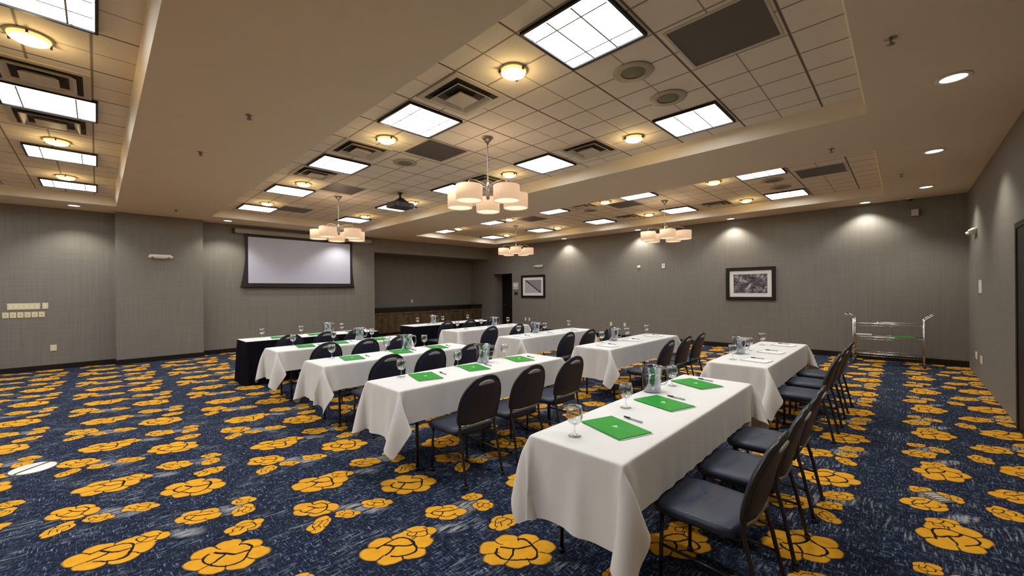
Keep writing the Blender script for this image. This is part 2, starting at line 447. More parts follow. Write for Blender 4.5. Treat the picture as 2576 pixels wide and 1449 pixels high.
part('door_frame', many(bx(7.10, 7.17, YR, YR + .03, 0, 2.30), bx(6.05, 6.12, YR, YR + .03, 0, 2.30), bx(6.12, 7.10, YR, YR + .03, 2.24, 2.30)), 'black_trim', d)
part('door_handle', lambda bm: tube(bm, [(6.24, YR + .02, 1.0), (6.24, YR + .07, 1.0), (6.36, YR + .07, 1.0)], .011), 'nickel', d)
struct('baseboard_left', many(bx(XF, .30, YL - .018, YL, 0, .11), bx(1.89, NX, YL - .018, YL, 0, .11), bx(.285, 1.905, 12.782, 12.80, 0, .11), bx(.285, .30, 12.80, YL - .018, 0, .11), bx(1.89, 1.905, 12.80, YL - .018, 0, .11)), 'black_trim')
struct('baseboard_back', bx(XB - .018, XB, YR, D0, 0, .12), 'black_trim')
struct('baseboard_front', bx(XF, XF + .018, YR, YL, 0, .11), 'black_trim')

# ceiling: painted field with three sunken rectangles
HOLES = [(-3.52, .30, .27, 12.03), (1.96, 5.79, .27, 12.03), (7.44, 11.12, .27, 11.72)]
def soffit(bm):
    xs = sorted({XF - .2, XB + .1} | {h[0] for h in HOLES} | {h[1] for h in HOLES})
    ys = sorted({YR - .2, YL + .1} | {h[2] for h in HOLES} | {h[3] for h in HOLES})
    V = {}
    def v(x, y):
        if (x, y) not in V: V[(x, y)] = bm.verts.new((x, y, HC))
        return V[(x, y)]
    for x0, x1 in zip(xs, xs[1:]):
        for y0, y1 in zip(ys, ys[1:]):
            mx, my = (x0 + x1) / 2, (y0 + y1) / 2
            if any(h[0] < mx < h[1] and h[2] < my < h[3] for h in HOLES): continue
            bm.faces.new((v(x0, y0), v(x0, y1), v(x1, y1), v(x1, y0)))
    for x0, x1, y0, y1 in HOLES:
        t = .04                     # the side of each recess leans in slightly
        lo = [(x0, y0), (x1, y0), (x1, y1), (x0, y1)]; hi = [(x0 + t, y0 + t), (x1 - t, y0 + t), (x1 - t, y1 - t), (x0 + t, y1 - t)]
        for i in range(4):
            j = (i + 1) % 4
            quad(bm, lo[i] + (HC,), lo[j] + (HC,), hi[j] + (TH,), hi[i] + (TH,))
struct('ceiling', soffit, 'paint')
for i, (x0, x1, y0, y1) in enumerate(HOLES):
    o = struct('ceiling_tiles', bx(x0 + .03, x1 - .03, y0 + .03, y1 - .03, TH, TH + .05), 'ceiling_tile')

# ------------------------------------------------------------------ ceiling fittings
ORD = ['first', 'second', 'third', 'fourth', 'fifth', 'sixth']
REC = ['left', 'middle', 'right']
OFF = [-5.42, 0., 5.42]
def frame_bars(bm, h, w, z0, z1):
    for s in (-1, 1):
        box(bm, (s * (h - w / 2), 0, (z0 + z1) / 2), (w, 2 * h, z1 - z0))
        box(bm, (0, s * (h - w / 2), (z0 + z1) / 2), (2 * h - 2 * w, w, z1 - z0))
t = thing('ceiling_light')
part('frame', lambda bm: frame_bars(bm, .362, .020, -.028, 0), 'black_trim', t)
part('diffuser', lambda bm: box(bm, (0, 0, -.009), (.684, .684, .010)), 'panel_glow', t)
def lens_bars(bm):
    for s in (-1, 1):
        box(bm, (0, s * .112, -.026), (.66, .013, .003)); box(bm, (s * .20, 0, -.026), (.012, .66, .003))
part('lens_bars', lens_bars, 'pen_grey', t, label='thin grey bars across the lens')
put = placer(t)
LAMPS = []
PY = [1.82, 4.16, 6.50, 8.84, 11.18]
for r in range(3):
    for cx, side in ((2.72, 'left'), (5.08, 'right')):
        if r == 0 and side == 'left': continue
        for k, y in enumerate(PY):
            if r == 2 and y > 11.3: continue
            put((cx + OFF[r] + (.0 if r != 2 else .0), y, TH), 'square ceiling light, %s recess, %s line, %s from the near end' % (REC[r], side, ORD[k]), 'ceiling light', 'square ceiling lights')
            LAMPS.append((cx + OFF[r], y))
# added lamps without fixtures, standing in for the unseen left line
LAMPS += [(2.72 + OFF[0], y) for y in PY]
for x, y in LAMPS:
    side = x < -2.  # left lamps are stronger and wider, as fill for surfaces facing them
    L = bpy.data.lights.new('ceiling_lamp', 'AREA'); L.shape = 'SQUARE'; L.size = .66; L.energy = LAMP_W * (3.2 if side else 1.); L.color = (.90, .95, 1.); L.spread = math.radians(175. if side else LAMP_SPREAD)
    o = bpy.data.objects.new('ceiling_lamp', L); C.objects.link(o); o.location = (x, y, TH - .022)

t = thing('dome_downlight')
part('trim_ring', lambda bm: lathe(bm, [(.115, -.002), (.132, -.002), (.136, -.008), (.130, -.014), (.118, -.012)], 36), 'tile_metal', t)
part('glass_dome', lambda bm: lathe(bm, [(.118, -.004), (.120, -.020), (.112, -.036), (.085, -.052), (.045, -.060), (.0005, -.062)], 36), 'dome_glow', t)
for k in range(3):
    a = 2 * PI * k / 3 + .5
    part('clip', lambda bm: box(bm, (.128 * math.cos(a), .128 * math.sin(a), -.026), (.014, .022, .026), rot=None), 'black_metal', t)
put = placer(t)
DY = [2.60, 4.96, 8.08, 10.42]
for r in range(3):
    for cx, side in ((2.72, 'left'), (5.06, 'right')):
        if r == 0 and side == 'left': continue
        for k, y in enumerate(DY):
            put((cx + OFF[r] + (.10 if r == 2 and side == 'left' else 0), y, TH), 'round warm dome light, %s recess, %s line, %s from the near end' % (REC[r], side, ORD[k]), 'downlight', 'warm dome lights')

def sq(h, z): return [(-h, -h, z), (h, -h, z), (h, h, z), (-h, h, z)]
t = thing('ceiling_vent')
part('flange', lambda bm: frame_bars(bm, .335, .055, -.014, 0), 'tile_metal', t)
part('duct', lambda bm: box(bm, (0, 0, -.003), (.56, .56, .004)), 'duct_dark', t)
def flare(h0, h1, z1):
    def f(bm): loft(bm, [sq(h0, -.006), sq(h1, z1), sq(h1 + .012, z1), sq(h0 + .012, -.006)], False, False, False)
    return f
part('louvre', flare(.185, .225, -.040), 'tile_metal', t)
def centre(bm): loft(bm, [sq(.085, -.006), sq(.125, -.048), sq(.118, -.052)], True, True, False)
part('louvre', centre, 'tile_metal', t)
put = placer(t)
for r, cx, y, w in [(1, 2.69, 3.33, 'next to the first left-line square light'), (1, 2.66, 5.62, 'left line, between second and third lights'), (1, 2.64, 7.25, 'left line, just past the third light'),
                    (1, 5.02, 3.28, 'right line, before the second light'), (1, 5.02, 5.55, 'right line, behind the hanging lamp'),
                    (0, -.36, 5.80, 'between two square lights'), (0, -.36, 7.22, 'past the second square light in view'), (2, 10.42, 3.22, 'right line, nearer one'), (2, 10.42, 5.52, 'right line, farther one'), (2, 8.2, 5.62, 'left line')]:
    put((cx, y, TH), 'square louvred air vent, %s ceiling recess, %s' % (REC[r], w), 'air vent', 'square air vents')

t = thing('return_air_panel')
part('frame', lambda bm: frame_bars(bm, .350, .020, -.010, 0), 'tile_metal', t)
part('grille', lambda bm: box(bm, (0, 0, -.003), (.66, .66, .005)), 'return_grille', t)
put = placer(t)
for r, x, y, w in [(1, 3.53, 1.03, 'nearest the camera'), (1, 3.47, 4.90, 'second from the near end'), (1, 3.42, 8.00, 'third from the near end'), (1, 3.42, 10.78, 'farthest from the camera'),
                   (2, 8.87, 1.03, 'nearest the camera'), (2, 8.86, 4.80, 'second from the near end'), (2, 8.70, 7.62, 'third from the near end')]:
    put((x, y, TH), 'square dark return air panel in the %s ceiling recess, %s' % (REC[r], w), 'air panel', 'return air panels')

t = thing('ceiling_speaker')
part('ring', lambda bm: lathe(bm, [(.105, -.003), (.175, -.003), (.185, -.008), (.180, -.014), (.112, -.012)], 40), 'speaker_ring', t)
part('grille', lambda bm: lathe(bm, [(.112, -.005), (.08, -.012), (.0005, -.015)], 40), 'grille_green', t)
put = placer(t)
for r, x, y, w in [(1, 3.54, 1.82, 'left one of the near pair'), (1, 4.28, 1.80, 'right one of the near pair'), (1, 3.43, 5.68, 'past the second return panel'), (2, 8.95, 1.78, 'left one of the near pair'), (2, 9.69, 1.79, 'right one of the near pair'), (2, 8.88, 5.78, 'past the second return panel')]:
    put((x, y, TH), 'round olive-grilled ceiling speaker, %s recess, %s' % (REC[r], w), 'speaker', 'ceiling speakers')

# recessed lights of the painted border, each with its lamp
t = thing('recessed_downlight')
part('trim_ring', lambda bm: lathe(bm, [(.085, -.002), (.115, -.002), (.120, -.007), (.112, -.012), (.088, -.010)], 32), 'white_paint', t)
part('lamp', lambda bm: lathe(bm, [(.090, -.004), (.06, -.006), (.0005, -.007)], 32), 'downlight_glow', t)
put = placer(t)
SPOTS = []
for x, y, w in [(2.66, -.33, 'along the right wall, nearest the camera'), (5.35, -.33, 'along the right wall, the large one in view'), (8.04, -.31, 'along the right wall, middle one in view'), (10.80, -.31, 'along the right wall, last before the corner'),
                (11.77, .60, 'along the picture wall, above the cart'), (11.79, 3.30, 'along the picture wall, above the large picture'), (11.79, 5.95, 'along the picture wall, third from the cart'), (11.79, 8.80, 'along the picture wall, fourth from the cart'),
                (-.32, 12.47, 'along the screen wall, left of the column'), (2.36, 12.47, 'along the screen wall, right of the column'), (5.40, 12.47, 'along the screen wall, above the screen')]:
    put((x, y, HC), 'small round downlight ' + w, 'downlight', 'recessed border downlights')
    SPOTS.append((x, y))
for i, (x, y) in enumerate(SPOTS):
    L = bpy.data.lights.new('downlight_beam', 'SPOT'); L.energy = 85; L.color = (1., .93, .80); L.spot_size = math.radians(118); L.spot_blend = .6; L.shadow_soft_size = .05
    o = bpy.data.objects.new('downlight_beam', L); C.objects.link(o); o.location = (x, y, HC - .03)

t = thing('sprinkler_head')
part('escutcheon', lambda bm: lathe(bm, [(.0005, -.012), (.022, -.011), (.040, -.004), (.042, 0)], 20), 'nickel', t)
part('deflector', lambda bm: (lathe(bm, [(.008, -.012), (.008, -.040)], 10), lathe(bm, [(.0005, -.052), (.026, -.050), (.026, -.047), (.0005, -.046)], 14),
     tube(bm, [(.014, 0, -.012), (.018, 0, -.030), (.006, 0, -.047)], .003, 6), tube(bm, [(-.014, 0, -.012), (-.018, 0, -.030), (-.006, 0, -.047)], .003, 6)), 'brass_dark', t)
put = placer(t)
for x, y, w in [(4.17, .06, 'beside the corner of the middle recess'), (1.13, 4.93, 'on the beam between left and middle recess, nearer'), (1.24, 11.6, 'on the beam between left and middle recess, far end'), (.97, 6.67, 'on the beam between left and middle recess, second'),
                (9.29, .02, 'beside the right recess'), (6.91, .69, 'on the beam between middle and right recess')]:
    put((x, y, HC + .003), 'small fire sprinkler ' + w, 'sprinkler', 'fire sprinklers')

# ------------------------------------------------------------------ hanging lamps
ZS = 2.735
t = thing('chandelier')
part('canopy', lambda bm: lathe(bm, [(.0005, TH), (.075, TH), (.078, TH - .012), (.045, TH - .045), (.018, TH - .075), (.012, TH - .10)], 24), 'nickel', t)
part('stem', lambda bm: lathe(bm, [(.008, TH - .09), (.008, 3.02)], 10), 'nickel', t)
part('hub', lambda bm: lathe(bm, [(.0005, 3.06), (.014, 3.05), (.028, 3.0), (.028, 2.86), (.018, 2.83), (.0005, 2.82)], 20), 'nickel', t)
RA, RS, HS = .40, .168, .195
for k in range(5):
    a = math.radians(47.5 + 72 * k); ca, sa = math.cos(a), math.sin(a)
    part('arm', lambda bm: tube(bm, curve([(.02 * ca, .02 * sa, 2.99), (.15 * ca, .15 * sa, 3.02), (.32 * ca, .32 * sa, 3.02), (RA * ca, RA * sa, 2.99), (RA * ca, RA * sa, 2.90)], 5), .006, 8), 'nickel', t)
    zz = ZS + (.0 if k == 0 else .0)
    sh = part('shade', lambda bm: lathe(bm, [(RS - .006, HS), (RS, HS), (RS, 0), (RS - .006, 0), (RS - .006, HS)], 36), 'shade_linen', t, (RA * ca, RA * sa, zz))
    part('diffuser', lambda bm: lathe(bm, [(RS - .007, .012), (RS * .6, .006), (.0005, .004)], 36), 'shade_bottom', sh)
    part('bulb', lambda bm: lathe(bm, [(.0005, .075), (.022, .085), (.03, .11), (.022, .135), (.012, .15), (.012, .165)], 14), 'bulb_glow', sh)
put = placer(t)
for x, y, rz, w in [(3.66, 3.99, 0., 'in the middle ceiling recess, nearest the camera'), (3.62, 8.68, .45, 'hanging in front of the screen'), (9.17, 3.96, .35, 'in the right ceiling recess, nearer one'), (9.20, 8.75, .55, 'in the right ceiling recess, farther one')]:
    put((x, y, 0), 'lamp of five cream drum shades ' + w, 'chandelier', 'hanging drum shade lamps', rz)
    L = bpy.data.lights.new('lamp_glow', 'POINT'); L.energy = 4; L.color = (1., .70, .42); L.shadow_soft_size = .12
    o = bpy.data.objects.new('lamp_glow', L); C.objects.link(o); o.location = (x, y, 3.14)
for o in [q for q in C.objects if q.name.startswith('dome_downlight')]:
    L = bpy.data.lights.new('dome_lamp', 'POINT'); L.energy = 4.5; L.color = (1., .70, .28); L.shadow_soft_size = .05
    q = bpy.data.objects.new('dome_lamp', L); C.objects.link(q); q.location = (o.location.x, o.location.y, TH - .115)

# projector on its ceiling mount
t = tag(thing('projector', (4.42, 7.52, 0)), 'black projector hanging from a ceiling mount in the middle recess', 'projector')
part('ceiling_plate', lambda bm: lathe(bm, [(.0005, TH), (.06, TH), (.06, TH - .015), (.0005, TH - .015)], 20), 'black_metal', t)
part('mount_pole', lambda bm: lathe(bm, [(.022, TH - .01), (.022, 3.52)], 14), 'black_metal', t)
part('bracket', lambda bm: loft(bm, [[(-.03, -.03, 3.56), (.03, -.03, 3.56), (.03, .03, 3.56), (-.03, .03, 3.56)], [(-.13, -.11, 3.47), (.13, -.11, 3.47), (.13, .11, 3.47), (-.13, .11, 3.47)], [(-.14, -.12, 3.45), (.14, -.12, 3.45), (.14, .12, 3.45), (-.14, .12, 3.45)]], smooth=False), 'black_metal', t)
bd = part('body', lambda bm: box(bm, (0, 0, 3.395), (.46, .36, .115), .025, 3), 'dark_grey', t)
part('vent_grille', lambda bm: [box(bm, (-.12 + .03 * k, -.181, 3.395), (.012, .006, .07)) for k in range(9)], 'black_trim', bd)
part('lens', lambda bm: lathe(bm, [(.0005, .05), (.035, .045), (.045, .03), (.045, -.02)], 20), 'chrome', bd, (-.12, .19, 3.395)).rotation_euler = (-PI / 2, 0, 0)

# ------------------------------------------------------------------ screen wall
t = tag(thing('projection_screen', (0, YL - .053, 0)), 'pull-down projection screen with black border hanging on the left wall', 'projection screen')
cs = part('case', lambda bm: box(bm, (4.58, -.02, 3.31), (3.94, .13, .135), .03, 3), 'grey_plastic', t)
part('end_cap', lambda bm: box(bm, (2.60, -.02, 3.31), (.03, .14, .145), .01), 'dark_grey', cs)
part('end_cap', lambda bm: box(bm, (6.56, -.02, 3.31), (.03, .14, .145), .01), 'dark_grey', cs)
def side_curve(s, z):  # tensioned sides bow in at mid height
    u = (z - 1.79) / (3.25 - 1.79)
    return (2.75 + .09 * u + .06 * math.sin(PI * u)) if s < 0 else (5.93 - .04 * u - .05 * math.sin(PI * u))
def border(bm):
    zs = [1.79 + (3.25 - 1.79) * i / 16 for i in range(17)]
    ring = [(side_curve(-1, z), z) for z in zs] + [(side_curve(1, z), z) for z in reversed(zs)]
    loft(bm, [[(x, -.012, z) for x, z in ring], [(x, -.009, z) for x, z in ring]], smooth=False)
part('border_fabric', border, 'screen_black', t)
part('white_surface', lambda bm: box(bm, (4.365, -.0145, 2.525), (2.87, .003, 1.29)), 'screen_white', t)
part('bottom_bar', lambda bm: box(bm, (4.34, -.012, 1.775), (3.20, .035, .045), .012), 'black_trim', t)

def cover(name, w, h, mat, loc, rotz, label, cat, group, slots=None, slotmat='outlet_slot'):
    """wall cover plate lying on a wall; local -Y faces the room"""
    t = thing(name, loc, rotz)
    part('plate', lambda bm: box(bm, (0, -.005, 0), (w, .009, h), .004, 2), mat, t)
    for q in (slots or []):
        part(q[4] if len(q) > 4 else 'socket', lambda bm: box(bm, (q[0], -.0105, q[1]), (q[2], .004, q[3]), .0015, 1), slotmat, t)
    return tag(t, label, cat, group)
for k in range(6):   # lower row of separate plates
    cover('wall_plate', .085, .115, 'cream_plastic', (-1.295 + .096 * k, YL, 1.19), 0, 'cream jack plate in the lower row of plates, %s from the left' % ORD[k], 'wall plate', 'lower row of cream plates', [(0, 0, .022, .022)], 'pen_grey')
cover('switch_plate', .44, .13, 'cream_plastic', (-1.055, YL, 1.365), 0, 'long cream switch plate above the row of small plates on the left wall', 'switch plate', None, [(-.175 + .07 * k, 0, .026, .06, 'switch') for k in range(6)], 'white_plastic')
cover('wall_plate', .085, .13, 'cream_plastic', (-.765, YL, 1.37), 0, 'single cream plate right of the long switch plate on the left wall', 'wall plate', None, [(0, 0, .03, .05, 'switch')], 'white_plastic')
cover('power_outlet', .095, .13, 'cream_plastic', (-.655, YL, .465), 0, 'cream power outlet low on the left wall beside the column', 'power outlet', None, [(0, .026, .028, .03), (0, -.026, .028, .03)], 'white_plastic')
RB = -PI / 2  # plates on the picture wall face -X:  local -Y -> -X
for y, w in [(10.97, 'beneath the small picture, left one of the pair'), (10.76, 'beneath the small picture, right one of the pair'), (7.08, 'low on the picture wall above the third white table'), (6.57, 'low on the picture wall, second right of the small picture')]:
    cover('power_outlet', .085, .125, 'cream_plastic', (XB, y, .455), RB, 'cream outlet ' + w, 'power outlet', 'outlets low on the picture wall', [(0, .026, .028, .03), (0, -.026, .028, .03)], 'white_plastic')
cover('wall_sensor', .10, .14, 'white_plastic', (XB, 5.26, 2.32), RB, 'small white square sensor high on the picture wall', 'sensor', None, [(0, .02, .04, .03, 'window')], 'grey_plastic')
t = thing('thermostat', (XB + .004, 6.06, 2.32), RB)
part('body', lambda bm: lathe(bm, [(.0005, .03), (.04, .028), (.052, .018), (.054, 0)], 24), 'white_plastic', t).rotation_euler = (PI / 2, 0, 0)
part('dial', lambda bm: lathe(bm, [(.0005, .038), (.022, .036), (.024, .028)], 20), 'white_plastic', t).rotation_euler = (PI / 2, 0, 0)
tag(t, 'small round white thermostat high on the picture wall left of the square sensor', 'thermostat')
cover('wall_sign', .30, .29, 'sign_grey', (XB, 11.50, 1.80), RB, 'pale square room sign on the wall between doorway and small picture', 'sign', None, [(0, .03, .22, .10, 'panel')], 'white_plastic')
cover('switch_plate', .20, .13, 'dark_grey', (XB, 11.48, 1.49), RB, 'dark switch plate under the pale sign beside the doorway', 'switch plate', None, [(-.04, 0, .03, .06, 'switch'), (.04, 0, .03, .06, 'switch')], 'black_trim')
cover('power_outlet', .085, .125, 'white_plastic', (8.92, YN, 1.22), 0, 'white power outlet on the niche wall above the dark counter', 'power outlet', None, [(0, .026, .028, .03), (0, -.026, .028, .03)], 'grey_plastic')
cover('switch_plate', .34, .22, 'white_plastic', (10.30, YR, 1.60), PI, 'white wall switch plate on the right wall beside the black door', 'switch plate', None, [(-.09, 0, .03, .08, 'switch'), (0, 0, .03, .08, 'switch'), (.09, 0, .03, .08, 'switch')], 'paper')
for x, w in [(10.88, 'nearer the cart'), (10.24, 'nearer the black door')]:
    cover('power_outlet', .22, .125, 'cream_plastic', (x, YR, .38), PI, 'cream double outlet low on the right wall, ' + w, 'power outlet', 'outlets low on the right wall', [(-.05, 0, .028, .05), (.05, 0, .028, .05)], 'white_plastic')
t = thing('wall_speaker', (XB, -.18, 3.17), RB)
part('body', lambda bm: box(bm, (0, -.045, 0), (.12, .09, .15), .012), 'grey_plastic', t)
part('grille', lambda bm: box(bm, (0, -.092, 0), (.095, .006, .125), .002), 'tile_metal', t)
tag(t, 'small grey box speaker high on the picture wall above the cart', 'speaker')
t = thing('security_camera', (XB - .16, -.10, HC + .003))
part('base', lambda bm: lathe(bm, [(.0005, -.028), (.05, -.025), (.06, -.01), (.06, 0)], 24), 'white_plastic', t)
part('dome', lambda bm: lathe(bm, [(.048, -.025), (.045, -.05), (.028, -.072), (.0005, -.078)], 24), 'dark_grey', t)
tag(t, 'small dome camera on the ceiling edge above the cart', 'security camera')

# emergency light units
t = thing('emergency_light')
def elb(bm):
    rings = []
    for z, w, dpt in [(.045, .15, .05), (.05, .19, .075), (.035, .20, .085), (0, .175, .085), (-.035, .135, .07), (-.05, .10, .05)]:
        rings.append([(w * math.copysign(abs(math.cos(a)) ** .6, math.cos(a)), -dpt * abs(math.sin(a)) ** .6, z) for a in [PI + PI * i / 20 for i in range(21)]] + [(w * .99, 0, z), (-w * .99, 0, z)])
    loft(bm, rings)
part('body', elb, 'white_plastic', t)
for s in (-1, 1):
    o = part('lamp_head', lambda bm: lathe(bm, [(.0005, .035), (.028, .034), (.036, .022), (.030, -.012), (.012, -.028), (.0005, -.03)], 18), 'white_plastic', t, (s * .185, -.075, -.002)); o.rotation_euler = (PI / 2 + .5, 0, s * .5)
put = placer(t)
put((1.07, 12.805, 2.49), 'white twin-lamp emergency light on the grey column', 'emergency light', 'emergency lights', 0)
put((XB + .005, 10.22, 2.55), 'white twin-lamp emergency light above the small picture', 'emergency light', 'emergency lights', RB)
put((10.85, YR - .005, 2.58), 'white twin-lamp emergency light on the right wall near the corner', 'emergency light', 'emergency lights', PI)

# framed pictures
def picture(y0, y1, z0, z1, fw, mat_w, art, label):
    cy, cz, w, h = (y0 + y1) / 2, (z0 + z1) / 2, y1 - y0, z1 - z0
    t = thing('framed_picture', (XB, cy, cz))
    def fr(bm):
        for s in (-1, 1):
            box(bm, (-.02, s * (w / 2 - fw / 2), 0), (.04, fw, h), .006)
            box(bm, (-.02, 0, s * (h / 2 - fw / 2)), (.04, w - 2 * fw, fw), .006)
    part('frame', fr, 'black_trim', t)
    part('mat_board', lambda bm: box(bm, (-.010, 0, 0), (.006, w - 2 * fw, h - 2 * fw)), 'mat_board', t)
    part('print', lambda bm: box(bm, (-.014, 0, 0), (.003, w - 2 * fw - 2 * mat_w, h - 2 * fw - 2 * mat_w)), art, t)
    tag(t, label, 'picture')
picture(9.92, 11.17, 1.32, 2.22, .085, .11, 'stair_print', 'small framed picture of a slanting rail beside the doorway')
picture(2.34, 3.50, 1.30, 2.17, .085, .10, 'photo_print', 'large framed black and white picture with white mat on the back wall')

# ------------------------------------------------------------------ niche counter
CY0, CZ = 13.62, .93
UW = (XB - NX) / 5
def cab(bm): box(bm, (0, (CY0 + .02 + YN) / 2, .47), (UW - .008, YN - CY0 - .05, .78))
t = thing('counter_cabinet')
part('body', cab, 'burl', t)
part('toe_kick', lambda bm: box(bm, (0, (CY0 + .08 + YN) / 2, .04), (UW - .01, YN - CY0 - .14, .08)), 'black_trim', t)
for s in (-1, 1):
    d = part('door', lambda bm: box(bm, (s * UW / 4, CY0 + .02, .42), (UW / 2 - .012, .02, .64), .004), 'burl', t)
    part('handle', lambda bm: tube(bm, [(s * .05, CY0 + .01, .62), (s * .05, CY0 - .015, .62), (s * .05, CY0 - .015, .72), (s * .05, CY0 + .01, .72)], .005, 6), 'nickel', d)
d = part('drawer', lambda bm: box(bm, (0, CY0 + .02, .80), (UW - .012, .02, .09), .004), 'burl', t)
part('handle', lambda bm: tube(bm, [(-.06, CY0 + .01, .80), (-.06, CY0 - .015, .80), (.06, CY0 - .015, .80), (.06, CY0 + .01, .80)], .005, 6), 'nickel', d)
put = placer(t)
for k in range(5):
    put((NX + .004 + (UW - .002) * (k + .5), 0, 0), 'brown burl base cabinet under the dark niche counter, %s from the left' % ORD[k], 'cabinet', 'niche cabinets')
tag(part('countertop', bx(NX + .002, XB - .002, CY0 - .02, YN - .002, .862, 1.01), 'counter_black'), 'long black countertop running the width of the niche', 'countertop')

# ------------------------------------------------------------------ serving cart
t = tag(thing('utility_cart', (11.48, .25, 0)), 'chrome three-shelf wire utility cart standing against the back wall', 'cart')
cw, cl = .23, .53
def shelf(z):
    def f(bm):
        tube(bm, [(-cw, -cl, z), (cw, -cl, z), (cw, cl, z), (-cw, cl, z)], .010, 8, True)
        tube(bm, [(-cw, -cl, z - .045), (cw, -cl, z - .045), (cw, cl, z - .045), (-cw, cl, z - .045)], .005, 6, True)
        for k in range(1, 22):
            y = -cl + 2 * cl * k / 22
            tube(bm, [(-cw, y, z - .045), (-cw, y, z), (cw, y, z), (cw, y, z - .045)], .003, 5)
        for k in (-1, 0, 1): tube(bm, [(k * .12, -cl, z - .006), (k * .12, cl, z - .006)], .004, 5)
    return f
for z in (.22, .57, .85): part('wire_shelf', shelf(z), 'chrome', t)
for sx in (-1, 1):
    for sy in (-1, 1):
        p = part('post', lambda bm: tube(bm, [(sx * cw, sy * cl, .10), (sx * cw, sy * cl, .95)], .016, 10), 'chrome', t)
        ws = part('caster', lambda bm: (lathe(bm, [(.0005, .10), (.02, .10), (.02, .085), (.0005, .085)], 12, (sx * cw, sy * cl, 0)), box(bm, (sx * cw, sy * cl, .065), (.035, .02, .05))), 'nickel', t)
        part('wheel', lambda bm: lathe(bm, [(.0005, -.012), (.040, -.012), (.044, -.006), (.044, .006), (.040, .012), (.0005, .012)], 18), 'rubber', ws, (sx * cw, sy * cl, .044)).rotation_euler = (PI / 2, 0, .3)
for sy in (-1, 1):
    part('handle', lambda bm: tube(bm, curve([(-cw, sy * cl, .93), (-cw, sy * (cl + .04), .98), (-cw, sy * (cl + .13), 1.04), (-cw + .06, sy * (cl + .14), 1.045), (cw - .06, sy * (cl + .14), 1.045), (cw, sy * (cl + .13), 1.04), (cw, sy * (cl + .04), .98), (cw, sy * cl, .93)], 4), .013, 8), 'chrome', t)
tag(part('folder', lambda bm: box(bm, (0, 0, .004), (.26, .34, .008), .002, 1), 'folder_green', None, (11.44, .02, .584), .1), 'green folder lying on the middle shelf of the chrome cart', 'folder')
tag(part('box', lambda bm: box(bm, (0, 0, .012), (.20, .25, .024), .002, 1), 'pad_grey', None, (11.48, .62, .584), .1), 'pale flat box on the middle shelf of the chrome cart', 'box')

# floor boxes
t = tag(thing('floor_outlet', (-.42, 5.78, 0), .75), 'white twin-lid floor outlet set in the carpet on the left', 'floor outlet')
part('rim', lambda bm: lathe(bm, [(.0005, .003), (.155, .003), (.165, 0)], 32), 'dark_grey', t)
for s in (-1, 1):
    part('lid', lambda bm: lathe(bm, [(.0005, .009), (.13, .008), (.14, .003)], 20, (0, s * .012, 0), a0=(0 if s > 0 else PI), a1=(PI if s > 0 else 2 * PI)), 'white_plastic', t)
t = tag(thing('floor_outlet', (4.44, -.17, 0), .8), 'small slotted brass floor outlet in the carpet at right', 'floor outlet')
part('plate', lambda bm: box(bm, (0, 0, .003), (.17, .13, .006), .002, 1), 'brass_dark', t)
for k in range(5): part('slot', lambda bm: box(bm, (-.05 + .025 * k, 0, .0065), (.008, .08, .002)), 'paper', t)

